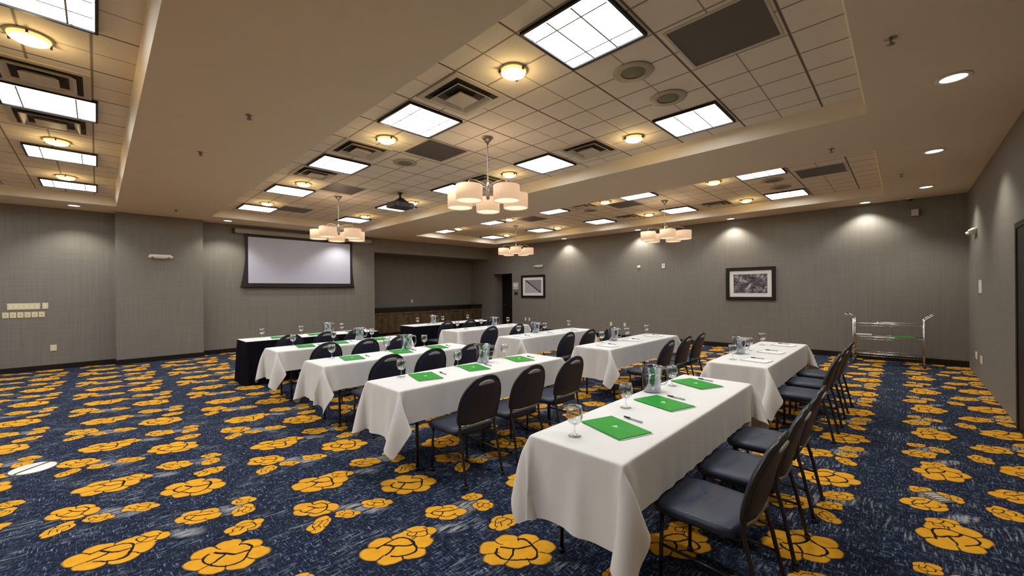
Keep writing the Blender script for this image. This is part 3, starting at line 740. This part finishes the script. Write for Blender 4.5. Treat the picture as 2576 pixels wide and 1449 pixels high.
# ------------------------------------------------------------------ tables
LT, WT = 2.28, .60
def drape(seed, steps=320, iters=12):
    """let a square-cut cloth fall over the table top: position-based cloth, returns its points"""
    L, Wd, de, ds, h, top = LT, WT, .44, .295, .04, .757
    rng = np.random.default_rng(seed)
    def lines(half, over):
        k = int(round(2 * half / h)); inner = np.linspace(-half, half, k + 1)
        m_ = int(round((over - .012) / h)); outer = half + .012 + np.arange(m_ + 1) * (over - .012) / m_
        return np.concatenate([-outer[::-1], inner, outer])
    sx, sy = lines(L / 2, de), lines(Wd / 2, ds); nx, ny = len(sx), len(sy)
    X, Y = np.meshgrid(sx, sy, indexing='ij')
    P = np.stack([X, Y, np.full_like(X, top)], -1).reshape(-1, 3)
    a, b = L / 2, Wd / 2
    w = np.where((np.abs(P[:, 0]) < a + .001) & (np.abs(P[:, 1]) < b + .001), 0., 1.)
    P = P + rng.normal(0, .004, P.shape) * w[:, None]
    ph = rng.uniform(0, 6.28, 2)
    P[:, 2] += w * (.012 * np.sin(P[:, 0] * 9 + ph[0]) + .012 * np.sin(P[:, 1] * 13 + ph[1]))
    prev = P.copy()
    idx = np.arange(nx * ny).reshape(nx, ny); rest = np.stack([X, Y], -1).reshape(-1, 2)
    batches = []
    for dx, dy, k in ((1, 0, 1.), (0, 1, 1.), (1, 1, .5), (1, -1, .5), (2, 0, .06), (0, 2, .06)):
        A = idx[:nx - dx] if dx else idx
        B = idx[dx:] if dx else idx
        if dy > 0: A, B = A[:, :-dy], B[:, dy:]
        elif dy < 0: A, B = A[:, -dy:], B[:, :dy]
        n = dx if dx else abs(dy); ax = 0 if dx else 1
        sel = (np.arange(A.shape[ax]) // n) % 2
        for cc in (0, 1):
            s = np.where(sel == cc)[0]
            i, j = np.take(A, s, ax).ravel(), np.take(B, s, ax).ravel()
            ww = w[i] + w[j]; keep = ww > 0
            i, j, ww = i[keep], j[keep], ww[keep]
            # the hem is eased a little so that it ripples
            mid = (rest[i] + rest[j]) / 2
            ease = 1 + .012 * np.clip((np.abs(mid[:, 1]) - b) / ds, 0, 1) * (dx > 0) * (dy == 0) + .015 * np.clip((np.abs(mid[:, 0]) - a) / de, 0, 1) * (dy != 0) * (dx == 0)
            batches.append((i, j, np.linalg.norm(rest[i] - rest[j], axis=1) * ease, (w[i] / ww * k)[:, None], (w[j] / ww * k)[:, None]))
    g = 9.8 / 3600. * .6
    for s in range(steps):
        v = (P - prev) * (.985 if s < 170 else .95); prev = P.copy()
        P = P + v * w[:, None]; P[:, 2] -= g * w
        for _ in range(iters):
            for i, j, d, wi, wj in batches:
                D = P[j] - P[i]; l = np.sqrt((D * D).sum(1)) + 1e-9
                cr = D * ((l - d) / l)[:, None]
                P[i] += cr * wi; P[j] -= cr * wj
            m_ = .006
            dxp = (a + m_) - np.abs(P[:, 0]); dyp = (b + m_) - np.abs(P[:, 1]); zz = top - P[:, 2]
            ins = (dxp > 0) & (dyp > 0) & (zz > 0) & (w > 0)
            px = ins & (dxp <= dyp) & (dxp < zz); py = ins & (dyp < dxp) & (dyp < zz); pz = ins & ~px & ~py
            P[px, 0] = np.sign(P[px, 0]) * (a + m_); P[py, 1] = np.sign(P[py, 1]) * (b + m_); P[pz, 2] = top
    return P.reshape(nx, ny, 3)
DRAPES = [drape(3), drape(8)]
def cloth_mesh(v, fx=1, fy=1):
    P = DRAPES[v] * np.array([fx, fy, 1.])
    nx, ny = P.shape[:2]
    me = bpy.data.meshes.new('tablecloth')
    F = []
    for i in range(nx - 1):
        for j in range(ny - 1):
            q = (i * ny + j, (i + 1) * ny + j, (i + 1) * ny + j + 1, i * ny + j + 1)
            F.append(q if fx * fy > 0 else tuple(reversed(q)))
    me.from_pydata([tuple(map(float, p)) for p in P.reshape(-1, 3)], [], F)
    for p in me.polygons: p.use_smooth = True
    me.materials.append(MATS['linen']); return me
t = thing('folding_table')
part('tabletop', lambda bm: box(bm, (0, 0, .736), (LT - .05, WT - .03, .026), .006), 'table_edge', t)
for sx in (-1, 1):
    for sy in (-1, 1):
        part('leg', lambda bm: (tube(bm, [(sx * (LT / 2 - .21), sy * .235, .724), (sx * (LT / 2 - .21), sy * .235, .012)], .014, 10), lathe(bm, [(.0005, 0), (.020, 0), (.020, .025), (.014, .03)], 12, (sx * (LT / 2 - .21), sy * .235, 0))), 'black_metal', t)
    part('crossbar', lambda bm: (tube(bm, [(sx * (LT / 2 - .21), -.235, .60), (sx * (LT / 2 - .21), .235, .60)], .010, 8), tube(bm, [(sx * (LT / 2 - .21), 0, .60), (sx * (LT / 2 - .62), 0, .722)], .009, 8)), 'black_metal', t)
table_at = placer(t)
GN = ['front', 'second', 'third', 'fourth', 'black-skirted']
# (column, row, x of near end, y of chair side, length, chair xs, chair set-back)
TABLES = [('g', 0, 1.765, .98, 2.29, (2.32, 2.95, 3.60), .235), ('g', 1, 1.78, 3.07, 2.28, (2.27, 2.88, 3.54), .25), ('g', 2, 1.80, 4.76, 2.24, (2.30, 2.90, 3.48), .30),
          ('g', 3, 1.80, 6.46, 2.20, (2.26, 2.83, 3.38), .36), ('g', 4, 1.80, 8.16, 2.42, (2.29, 2.88, 3.44), .42),
          ('w', 0, 4.97, 1.05, 2.46, (5.47, 6.15, 6.85), .24), ('w', 1, 5.04, 2.98, 2.36, (5.54, 6.19, 6.78), .34), ('w', 2, 5.18, 4.80, 2.28, (5.52, 6.18, 6.85), .46),
          ('w', 3, 5.28, 6.70, 2.20, (5.47, 6.24, 6.92), .52), ('w', 4, 5.32, 8.45, 2.50, (5.75, 6.45, 7.15), .45)]
def phrase(c, r): return ('the %s green-folder table' if c == 'g' else 'the %s notepad table') % GN[r]
variants = [cloth_mesh(0), cloth_mesh(1), cloth_mesh(0, 1, -1), cloth_mesh(1, -1, 1), cloth_mesh(0, -1, -1)]
vi = {('g', 0): 0, ('g', 1): 1, ('g', 2): 2, ('g', 3): 4, ('w', 0): 3, ('w', 1): 1, ('w', 2): 2, ('w', 3): 0}
def skirt(L):
    def f(bm):
        a, b_, r = L / 2 + .012, WT / 2 + .012, .04
        pts = []
        def seg(p, q, nrm):
            n = max(2, int(math.hypot(q[0] - p[0], q[1] - p[1]) / .016))
            for i in range(n): pts.append((p[0] + (q[0] - p[0]) * i / n, p[1] + (q[1] - p[1]) * i / n, nrm))
        seg((-a, -b_), (a, -b_), (0, -1)); seg((a, -b_), (a, b_), (1, 0)); seg((a, b_), (-a, b_), (0, 1)); seg((-a, b_), (-a, -b_), (-1, 0))
        rings = []
        for z, amp, fl in ((.750, .003, 0), (.60, .008, .006), (.3, .013, .014), (.012, .018, .022)):
            rings.append([(x + nm[0] * (fl + amp * (1 + math.sin(i * .75 + .6 * math.sin(i * .21)))), y + nm[1] * (fl + amp * (1 + math.sin(i * .75 + .6 * math.sin(i * .21)))), z) for i, (x, y, nm) in enumerate(pts)])
        loft(bm, rings, False, False)
    return f
for c, r, x0, y0, L, cxs, back in TABLES:
    cx, cy = x0 + L / 2, y0 + WT / 2
    o = table_at((cx, cy, 0), 'folding table hidden beneath the %s of %s' % ('black skirt' if r == 4 else 'white cloth', phrase(c, r)), 'table', 'folding tables')
    o.scale = (L / LT, 1, 1)
    if r < 4:
        o = link('tablecloth', variants[vi[(c, r)]], None, None, (cx, cy, 0)); o.scale = (L / LT, 1, 1)
        sm = o.modifiers.new('smooth', 'SUBSURF'); sm.levels = 1; sm.render_levels = 2 if r == 0 or (c == 'g' and r < 2) else 1
        tag(o, 'white tablecloth with hanging corners draped over ' + phrase(c, r), 'tablecloth', 'white tablecloths')
    else:
        o = part('table_skirt', skirt(L), 'skirt_black', None, (cx, cy, 0))
        tag(o, 'pleated black floor-length skirt around ' + ('the far table left of the niche' if c == 'g' else 'the far table before the niche cabinets'), 'table skirt', 'black table skirts')
        o = part('table_topper', lambda bm: box(bm, (0, 0, .756), (L + .02, WT + .02, .008), .003), 'linen', None, (cx, cy, 0))
        tag(o, 'white top cloth lying on ' + phrase(c, r), 'tablecloth', 'white top cloths')
TOP = .760

# ------------------------------------------------------------------ chairs
def outline(n=44):
    pts = []
    for i in range(n):
        a = 2 * PI * i / n; ca, sa = math.cos(a), math.sin(a)
        e = .44
        x = .233 * math.copysign(abs(ca) ** e, ca); y = .235 * math.copysign(abs(sa) ** e, sa)
        x *= 1 + .03 * (y / .235)          # wider in front
        pts.append((x, y))
    return pts
def seat(bm):
    o = outline(); R = []
    for s, z in ((.90, .408), (.97, .412), (1.0, .424), (1.0, .440), (.975, .453), (.90, .462), (.72, .468), (.45, .470), (.18, .471)):
        R.append([(x * s, y * s + .045, z - .010 - .006 * (y / .235 if y > .12 else 0)) for x, y in o])
    loft(bm, R)
def backpt(u, v, w):
    """point of the backrest: u sideways, v 0..1 up, w outwards to the rear"""
    z = .485 + .405 * v
    y = -.205 - .085 * v - .03 * v * v + .055 * (u / .2) ** 2 * .35
    return (u, y - w, z)
def backout(n=48):
    pts = []
    for i in range(n):
        a = 2 * PI * i / n; ca, sa = math.cos(a), math.sin(a)
        if sa >= 0: x = .213 * math.copysign(abs(ca) ** .95, ca); v = .36 + .64 * abs(sa) ** .86
        else: x = .213 * math.copysign(abs(ca) ** .30, ca); v = .36 - .36 * abs(sa) ** .36
        x *= 1 - .03 * max(0., .36 - v) / .36
        pts.append((x, v))
    return pts
def backrest(bm):
    o = backout(); R = []
    for s, w in ((.30, -.030), (.70, -.028), (.90, -.022), (.98, -.010), (1.0, 0), (.985, .012), (.93, .018), (.70, .021), (.30, .022)):
        R.append([backpt(x * s, .45 + (v - .45) * s, w) for x, v in o])
    loft(bm, R)
def backframe(bm):
    o = [(x * 1.03, .45 + (v - .45) * 1.025) for x, v in backout(40)]
    k = [p for p in o[33:] + o[:28]]          # leave the bottom open
    tube(bm, [backpt(x, v, .004) for x, v in k], .0115, 8)
t = thing('banquet_chair')
part('seat', seat, 'chair_vinyl', t)
bk = part('backrest', backrest, 'chair_vinyl', t)
def grip_highlight(bm):
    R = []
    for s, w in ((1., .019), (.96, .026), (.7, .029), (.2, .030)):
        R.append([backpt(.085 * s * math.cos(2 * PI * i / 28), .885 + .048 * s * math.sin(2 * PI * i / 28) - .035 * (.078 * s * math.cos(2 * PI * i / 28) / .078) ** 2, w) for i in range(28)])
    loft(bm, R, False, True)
part('hand_grip_highlight', grip_highlight, 'grip_highlight', bk, label='grey handle with painted highlight at the top of the back')  # handle oval, its light grey also paints the vinyl's highlight
part('back_frame', backframe, 'black_metal', t)
part('back_bar', lambda bm: tube(bm, [backpt(-.185, .0, .012), backpt(-.1, -.015, .018), backpt(.1, -.015, .018), backpt(.185, .0, .012)], .011, 8), 'nickel', t, label='steel bar under the back')
part('seat_frame', lambda bm: tube(bm, [(-.185, .215, .388), (.185, .215, .388), (.178, -.17, .394), (-.178, -.17, .394)], .010, 8, True), 'black_metal', t)
for s in (-1, 1):
    part('leg', lambda bm: (tube(bm, [(s * .185, .208, .392), (s * .196, .215, .012)], .0115, 8), lathe(bm, [(.0005, 0), (.017, 0), (.017, .022), (.0115, .028)], 10, (s * .196, .215, 0))), 'black_metal', t)
    part('leg', lambda bm: (tube(bm, curve([backpt(s * .196, .30, .004), backpt(s * .192, .03, .004), (s * .186, -.195, .42), (s * .190, -.225, .30), (s * .200, -.285, .012)], 4), .0115, 8), lathe(bm, [(.0005, 0), (.017, 0), (.017, .022), (.0115, .028)], 10, (s * .200, -.286, 0))), 'black_metal', t)
    part('stretcher', lambda bm: tube(bm, [(s * .190, .212, .215), (s * .194, -.245, .205)], .008, 8), 'black_metal', t)
chair_at = placer(t)
WH = ['at the near end', 'in the middle', 'at the far end']
for c, r, x0, y0, L, cxs, back in TABLES:
    for k, x in enumerate(cxs):
        chair_at((x, y0 - back + rnd.uniform(-.012, .012), 0), 'black padded banquet chair %s of %s' % (WH[k], phrase(c, r)), 'chair', 'banquet chairs', -.03 if (c, r, k) == ('g', 0, 0) else rnd.uniform(-.03, .03))

# ------------------------------------------------------------------ on the tables
t = thing('water_goblet')
part('bowl', lambda bm: lathe(bm, [(.006, .066), (.024, .070), (.040, .086), (.047, .112), (.046, .145), (.042, .172), (.0405, .172), (.0445, .145), (.0455, .112), (.0385, .088), (.022, .073), (.0005, .070)], 28), 'glass', t)
part('stem', lambda bm: lathe(bm, [(.0005, .0), (.037, .0), (.038, .003), (.012, .008), (.0055, .018), (.0045, .045), (.007, .060), (.006, .068)], 24), 'glass', t)
gob_at = placer(t)
t = thing('water_pitcher')
b_ = part('body', lambda bm: lathe(bm, [(.0005, .004), (.066, .004), (.070, .010), (.074, .08), (.080, .16), (.086, .205), (.089, .210), (.084, .205), (.077, .16), (.071, .08), (.066, .014), (.0005, .012)], 32), 'pitcher_plastic', t)
part('spout', lambda bm: loft(bm, [[(.078, -.022, .20), (.112, -.006, .212), (.112, .006, .212), (.078, .022, .20)], [(.076, -.014, .165), (.082, -.004, .165), (.082, .004, .165), (.076, .014, .165)]], False, False), 'pitcher_plastic', t)
part('handle', lambda bm: tube(bm, curve([(-.082, 0, .190), (-.120, 0, .192), (-.138, 0, .160), (-.136, 0, .100), (-.115, 0, .060), (-.074, 0, .052)], 5), .009, 8), 'pitcher_plastic', t)
part('water', lambda bm: lathe(bm, [(.0005, .014), (.064, .015), (.069, .08), (.074, .145), (.0005, .146)], 28), 'water', t)
pit_at = placer(t)
t = thing('folder')
part('cover', lambda bm: box(bm, (0, 0, .004), (.245, .355, .006), .0015, 1), 'folder_green', t)
def emb(bm):
    for k, (px, py, sr) in enumerate([(0, 0, .012), (.012, .006, .008), (-.011, .006, .008), (0, -.013, .008)]):
        lathe(bm, [(.0005, .0078), (sr, .0076), (sr, .0070)], 14, (px, py, 0))
part('emblem', emb, 'emblem', t, label='small pale round emblem')
part('paper_edge', lambda bm: box(bm, (.006, -.004, .0006), (.25, .36, .001)), 'paper', t, label='white sheet peeking out beneath')
fold_at = placer(t)
t = thing('notepad')
part('sheets', lambda bm: box(bm, (0, 0, .004), (.21, .28, .006), .001, 1), 'paper', t)
part('binding', lambda bm: box(bm, (0, .128, .0076), (.21, .022, .002)), 'pad_grey', t, label='grey bound top edge')
pad_at = placer(t)
t = thing('pen')
part('barrel', lambda bm: tube(bm, [(0, -.065, .0055), (0, .03, .0055)], .0055, 8), 'pen_grey', t)
part('cap', lambda bm: tube(bm, [(0, .03, .0065), (0, .078, .0065)], [.0068, .006], 8), 'pen_black', t, label='black pen cap')
pen_at = placer(t)
GOB = {('g', 0): [(1.92, 1.37), (2.63, 1.43), (3.50, 1.46)], ('g', 1): [(2.10, 3.58), (2.82, 3.60), (3.56, 3.60)], ('g', 2): [(2.10, 5.28), (2.87, 5.28), (3.50, 5.29)], ('g', 3): [(2.17, 6.98), (2.81, 6.99), (3.49, 6.97)], ('g', 4): [(2.16, 8.66), (2.85, 8.68), (3.66, 8.66)],
       ('w', 0): [(5.28, 1.47), (6.20, 1.52), (6.95, 1.53)], ('w', 1): [(5.62, 3.47), (6.45, 3.48), (7.22, 3.49)], ('w', 2): [(5.62, 5.30), (6.42, 5.31), (7.25, 5.31)], ('w', 3): [(5.62, 7.18), (6.35, 7.2), (7.25, 7.2)], ('w', 4): [(5.72, 8.94), (6.51, 8.95), (7.38, 8.95)]}
PIT = {('g', 0): (3.19, 1.50), ('g', 1): (3.18, 3.58), ('g', 2): (3.17, 5.25), ('g', 3): (3.25, 6.96), ('g', 4): (3.36, 8.66), ('w', 0): (5.80, 1.54), ('w', 1): (5.98, 3.47), ('w', 2): (6.10, 5.28), ('w', 3): (6.75, 7.18), ('w', 4): (6.20, 8.94)}
FOLD = {('g', 0): [(2.20, 1.27, -.34), (2.91, 1.28, -.32), (3.70, 1.33, -.42)], ('g', 1): [(2.26, 3.40, -.28), (2.88, 3.40, -.28), (3.61, 3.40, -.34)], ('g', 2): [(2.27, 5.07, -.2), (2.97, 5.07, -.25), (3.57, 5.06, -.25)], ('g', 3): [(2.28, 6.75, -.2), (2.82, 6.77, -.2), (3.52, 6.72, -.2)], ('g', 4): [(2.38, 8.45, -.2), (3.04, 8.45, -.2), (3.80, 8.45, -.2)],
        ('w', 0): [(5.36, 1.24, -.15), (6.18, 1.26, -.12), (7.05, 1.28, -.1)], ('w', 1): [(5.36, 3.20, -.15), (6.20, 3.24, -.1), (7.0, 3.25, -.1)], ('w', 2): [(5.45, 5.04, -.1), (6.13, 5.05, -.1), (6.95, 5.05, -.1)], ('w', 3): [(5.55, 6.95, -.1), (6.24, 6.95, -.1), (6.95, 6.95, -.1)], ('w', 4): [(5.75, 8.70, -.1), (6.5, 8.7, -.1), (7.2, 8.7, -.1)]}
for c, r, x0, y0, L, cxs, back in TABLES:
    q = (c, r)
    for k, (x, y) in enumerate(GOB[q]):
        gob_at((x, y, TOP), 'clear stemmed water goblet %s of %s' % (WH[k], phrase(c, r)), 'glass', 'water goblets')
    pit_at((PIT[q][0], PIT[q][1], TOP), 'clear water pitcher with handle standing on ' + phrase(c, r), 'pitcher', 'water pitchers', 2.35 + rnd.uniform(-.2, .2))
    for k, (x, y, a) in enumerate(FOLD[q]):
        if c == 'g':
            fold_at((x, y, TOP), 'bright green folder lying %s of %s' % (WH[k], phrase(c, r)), 'folder', 'green folders', a)
            px, py = x + .20, y - .02
        else:
            pad_at((x, y, TOP), 'white notepad lying %s of %s' % (WH[k], phrase(c, r)), 'notepad', 'white notepads', a)
            px, py = x + .16, y + .02
        pen_at((px, py, TOP), 'slim black-capped pen lying %s of %s' % (WH[k], phrase(c, r)), 'pen', 'pens on the tables', a * .6)

# ------------------------------------------------------------------ camera
F_PX, YAW, ROLL, SHIFT = 1014.8, math.radians(44.173), math.radians(-.512), 7.12
cam = bpy.data.cameras.new('camera'); co = bpy.data.objects.new('camera', cam); C.objects.link(co)
fw = Vector((math.cos(YAW), math.sin(YAW), 0)); r0 = Vector((math.sin(YAW), -math.cos(YAW), 0)); u0 = r0.cross(fw)
rt = r0 * math.cos(ROLL) + u0 * math.sin(ROLL); up = -r0 * math.sin(ROLL) + u0 * math.cos(ROLL)
M3 = Matrix((rt, up, -fw)).transposed()
co.matrix_world = Matrix.Translation((0, 0, 1.6)) @ M3.to_4x4()
cam.sensor_fit = 'HORIZONTAL'; cam.sensor_width = 36.; cam.lens = 36. * F_PX / 2576.
cam.shift_y = SHIFT / 2576.
cam.clip_start = .05; cam.clip_end = 60
S.camera = co
w = bpy.data.worlds.new('world'); S.world = w; w.use_nodes = True
w.node_tree.nodes['Background'].inputs[0].default_value = (.5, .45, .4, 1); w.node_tree.nodes['Background'].inputs[1].default_value = .0
S.view_settings.view_transform = 'Standard'; S.view_settings.look = 'None'; S.view_settings.exposure = 0.; S.view_settings.gamma = 1.
S.view_settings.use_curve_mapping = False
cy_ = S.cycles
cy_.use_denoising = True
cy_.max_bounces = 8; cy_.diffuse_bounces = 5; cy_.glossy_bounces = 3; cy_.transparent_max_bounces = 24; cy_.caustics_reflective = False; cy_.caustics_refractive = False
cy_.sample_clamp_indirect = 6.
